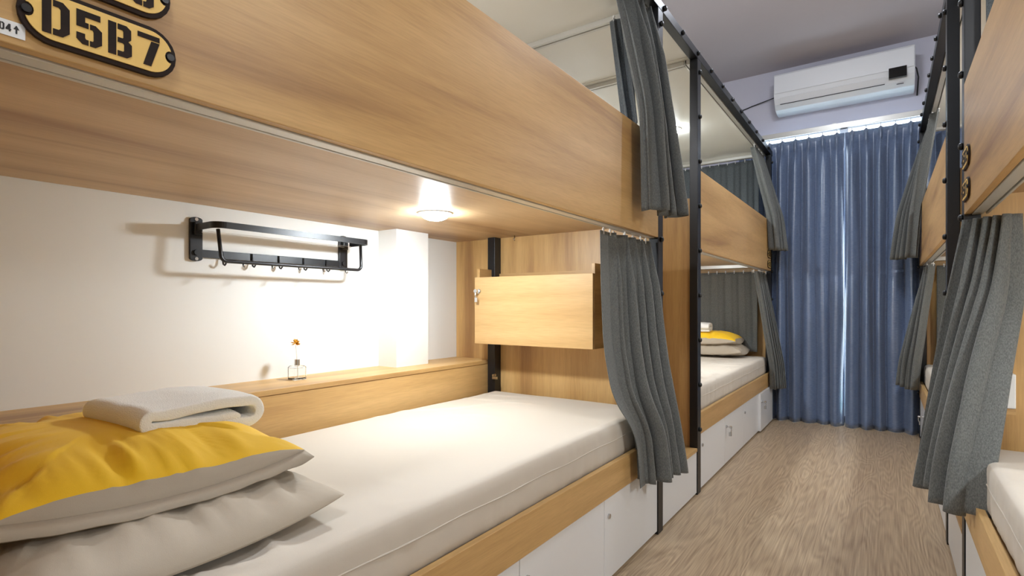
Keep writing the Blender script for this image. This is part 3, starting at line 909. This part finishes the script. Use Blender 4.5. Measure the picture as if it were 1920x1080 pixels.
curtain('grey curtain swung out from far-right upper guard', ((XR+.066, 5.03), (XR+.066, 4.45)), ((XR-.155, 5.0), (XR-.04, 4.80)), ZCAN-.035, 1.355, 4.3,
        [(0, .018), (1, .034)], [(0, 0), (.65, .8), (1, 1)], 7.7, nu=80, nv=30)
curtain('narrow grey curtain hanging below far-right guard panel', ((XR+.05, 5.03), (XR+.05, 4.55)), ((XR-.11, 5.0), (XR-.025, 4.82)), 1.276, .40, 4.3,
        [(0, .018), (1, .032)], [(0, 0), (.8, .9), (1, 1)], 8.3, nu=80, nv=30)
EG = 'curtains closing off the bunk ends'
curtain('dark curtain closing the far-left upper bunk end', ((XL-1.14, 5.065), (XL-.10, 5.065)), ((XL-1.14, 5.065), (XL-.10, 5.065)), ZCAN-.045, 1.39, 9,
        [(0, .008), (1, .013)], [(0, 0), (1, 1)], 9.5, mat='curt_d', group=EG, hooks=14, nu=120, nv=20)
curtain('grey curtain behind the pillows on far-left berth', ((XL-1.14, 5.01), (XL-.10, 5.01)), ((XL-1.14, 5.01), (XL-.10, 5.01)), ZU-.065, .60, 9,
        [(0, .007), (1, .011)], [(0, 0), (1, 1)], 10.1, mat='curt', group=EG, hooks=14, nu=120, nv=20)
curtain('grey end curtain deep inside the far-right lower berth', ((XR+.10, 5.01), (XR+1.14, 5.01)), ((XR+.10, 5.01), (XR+1.14, 5.01)), ZU-.065, .60, 9,
        [(0, .007), (1, .011)], [(0, 0), (1, 1)], 11.3, mat='curt', group=EG, hooks=14, nu=120, nv=20)
curtain('dark end curtain above the right guard, upper right corner', ((XR+.05, 2.225), (XR+1.1, 2.225)), ((XR+.05, 2.225), (XR+1.1, 2.225)), ZCAN-.045, 1.39, 9,
        [(0, .008), (1, .013)], [(0, 0), (1, 1)], 12.2, mat='curt_d', group=EG, hooks=10, nu=120, nv=20)
# knotted tie cord seen above the right guard
mb = MB()
mb.tube([(XR+.11, 2.17, 2.02+.0), (XR+.11, 2.17, 1.98), (XR+.111, 2.17, 1.93), (XR+.112, 2.17, 1.88), (XR+.112, 2.17, 1.85), (XR+.113, 2.17, 1.60)], [.002, .008, .012, .008, .003, .002], 8)
o = obj('tie_cord', mb, 'alu', smooth=True, org=(XR+.11, 2.17, 2.02))
tag(o, 'small silvery tie cord on dark curtain above right guard', 'cord')

# ------------------------------------------------------------------ blue window curtains
def drape(label, xa, xb, seed):
    yc, zt, zb = YB-.10, 2.435, .0008
    n = round((xb-xa)/.102); pitch = (xb-xa)/n
    def P(u, v):
        x = xa+(xb-xa)*u
        ph = (x-xa)/pitch                     # pleat in the middle of each pitch
        f = (ph % 1)-.5
        pinch = math.exp(-(f/.10)**2)
        head = smooth01(min(1, v/.10))
        body = .5+.5*math.cos(2*PI*f + .5*noise.noise(Vector((ph*.9, v*1.2, seed)))*head*2)
        ampb = .092*(.65+.5*noise.noise(Vector((math.floor(ph)*1.3+seed, v*.8, 0)))+.25)
        y = yc - (pinch*.030*(1-head) + body**.5*ampb*head)
        xs = x + .012*head*min(1, 6*u, 6*(1-u))*noise.noise(Vector((ph, v*2.0, seed+4)))
        z = zt+(zb-zt)*v - (1-v)*.006*(1-pinch)
        return (xs, y, z)
    t = thing('window_curtain', label, 'curtain', ((xa+xb)/2, yc, zt), 'blue curtains across the window')
    obj('cloth', MB().grid(P, n*18, 60), 'blue', t, smooth=True, solid=.002, fixn=False)
    for k in range(n):
        x = xa+pitch*(k+.5)
        obj('pleat', MB().tube([(x, yc-.034, zt-.005), (x, yc-.036, zt-.04), (x, yc-.042, zt-.09), (x, yc-.044, zt-.13)], [.006, .008, .010, .004], 8), 'blue', t, smooth=True)
        obj('hook', MB().cyl((x, yc-.02, zt-.01), (x, yc-.02, zt+.03), .003, 6), 'plastic_w', t)
drape('left blue pleated curtain in front of the far window', -1.10, -.281, 1.5)
drape('right blue pleated curtain in front of the far window', -.274, .50, 5.5)
o = obj('curtain_rail', MB().box(WL+.25, WR-.25, YB-.135, YB-.105, 2.468, 2.50).box(WL+.25, WR-.25, YB-.14, YB-.134, 2.462, 2.506), 'alu', bevel=.002, org=(-.3, YB-.12, 2.468))
tag(o, 'pale metal curtain rail above the blue curtains', 'curtain rail')
for k in range(5):
    x = WL+.4+k*.62
    obj('bracket', MB().box(x-.012, x+.012, YB-.135, YB-.001, 2.50, 2.512), 'alu', o)

# ------------------------------------------------------------------ air conditioner
ax0, ax1, az0, az1, ayf = -.79, .185, 2.68, 2.99, YB-.245
t = thing('air_conditioner', 'white wall air conditioner above the blue curtains', 'air conditioner', ((ax0+ax1)/2, YB, az0))
prof = [(YB-.001, az1), (YB-.16, az1), (ayf+.012, az1-.006), (ayf, az1-.02), (ayf-.004, az0+.13), (ayf+.01, az0+.09), (ayf+.035, az0+.05), (ayf+.075, az0+.012), (YB-.11, az0), (YB-.001, az0)]
mb = MB(); mb.prism(prof, lambda a, b, d: (d, a, b), ax0, ax1)
obj('body', mb, 'ac', t, bevel=.006)
obj('front_panel', MB().prism([(ayf-.001, az1-.022), (ayf-.007, az1-.026), (ayf-.011, az0+.132), (ayf-.005, az0+.132)], lambda a, b, d: (d, a, b), ax0+.006, ax1-.006), 'ac', t, bevel=.002)
sl = MB().prism([(ayf+.006, az0+.098), (ayf+.002, az0+.094), (ayf+.030, az0+.050), (ayf+.034, az0+.052)], lambda a, b, d: (d, a, b), ax0+.05, ax1-.19)
obj('flap', sl, 'ac', t, bevel=.001)
obj('gap', MB().prism([(ayf+.0335, az0+.0505), (ayf+.0275, az0+.0495), (ayf+.0315, az0+.0455), (ayf+.0375, az0+.0465)], lambda a, b, d: (d, a, b), ax0+.045, ax1-.19), 'ac_line', t)
obj('display', MB().prism([(ayf-.002, az0+.148), (ayf-.0125, az0+.148), (ayf-.0125, az0+.070), (ayf+.02, az0+.070)], lambda a, b, d: (d, a, b), ax1-.165, ax1-.052), 'display', t, bevel=.001)
obj('logo', MB().prism([(ayf+.047, az0+.037), (ayf+.0435, az0+.0365), (ayf+.0475, az0+.0325), (ayf+.051, az0+.033)], lambda a, b, d: (d, a, b), ax1-.115, ax1-.07), 'ac_line', t)
mb = MB().tube([(ax0+.004, YB-.05, 2.86), (ax0-.05, YB-.03, 2.855), (-1.0, YB-.012, 2.83), (-1.13, YB-.008, 2.80), (-1.3, YB-.008, 2.77), (-1.6, YB-.008, 2.75)], .0045, 8)
o = obj('power_cable', mb, 'black', smooth=True, org=(-1.0, YB-.012, 2.83)); tag(o, 'thin black cable on far wall left of air conditioner', 'cable')
mb = MB().tube([(ax1-.004, YB-.07, 2.88), (ax1+.015, YB-.05, 2.86), (ax1+.028, YB-.02, 2.80), (ax1+.025, YB-.008, 2.74), (ax1+.02, YB-.008, 2.66)], .005, 8)
o = obj('drain_hose', mb, 'black', smooth=True, org=(ax1+.02, YB-.02, 2.8)); tag(o, 'short black hose on far wall right of air conditioner', 'hose')

# small hook under the near-left wooden ceiling
mb = MB().tube([(-1.55, A1-.09, ZU-.0005), (-1.55, A1-.09, ZU-.012), (-1.55, A1-.096, ZU-.02), (-1.55, A1-.088, ZU-.026)], .003, 7)
o = obj('ceiling_hook', mb, 'steel', smooth=True, org=(-1.55, A1-.09, ZU)); tag(o, 'tiny metal hook under wooden ceiling above the oak cabinet', 'hook')
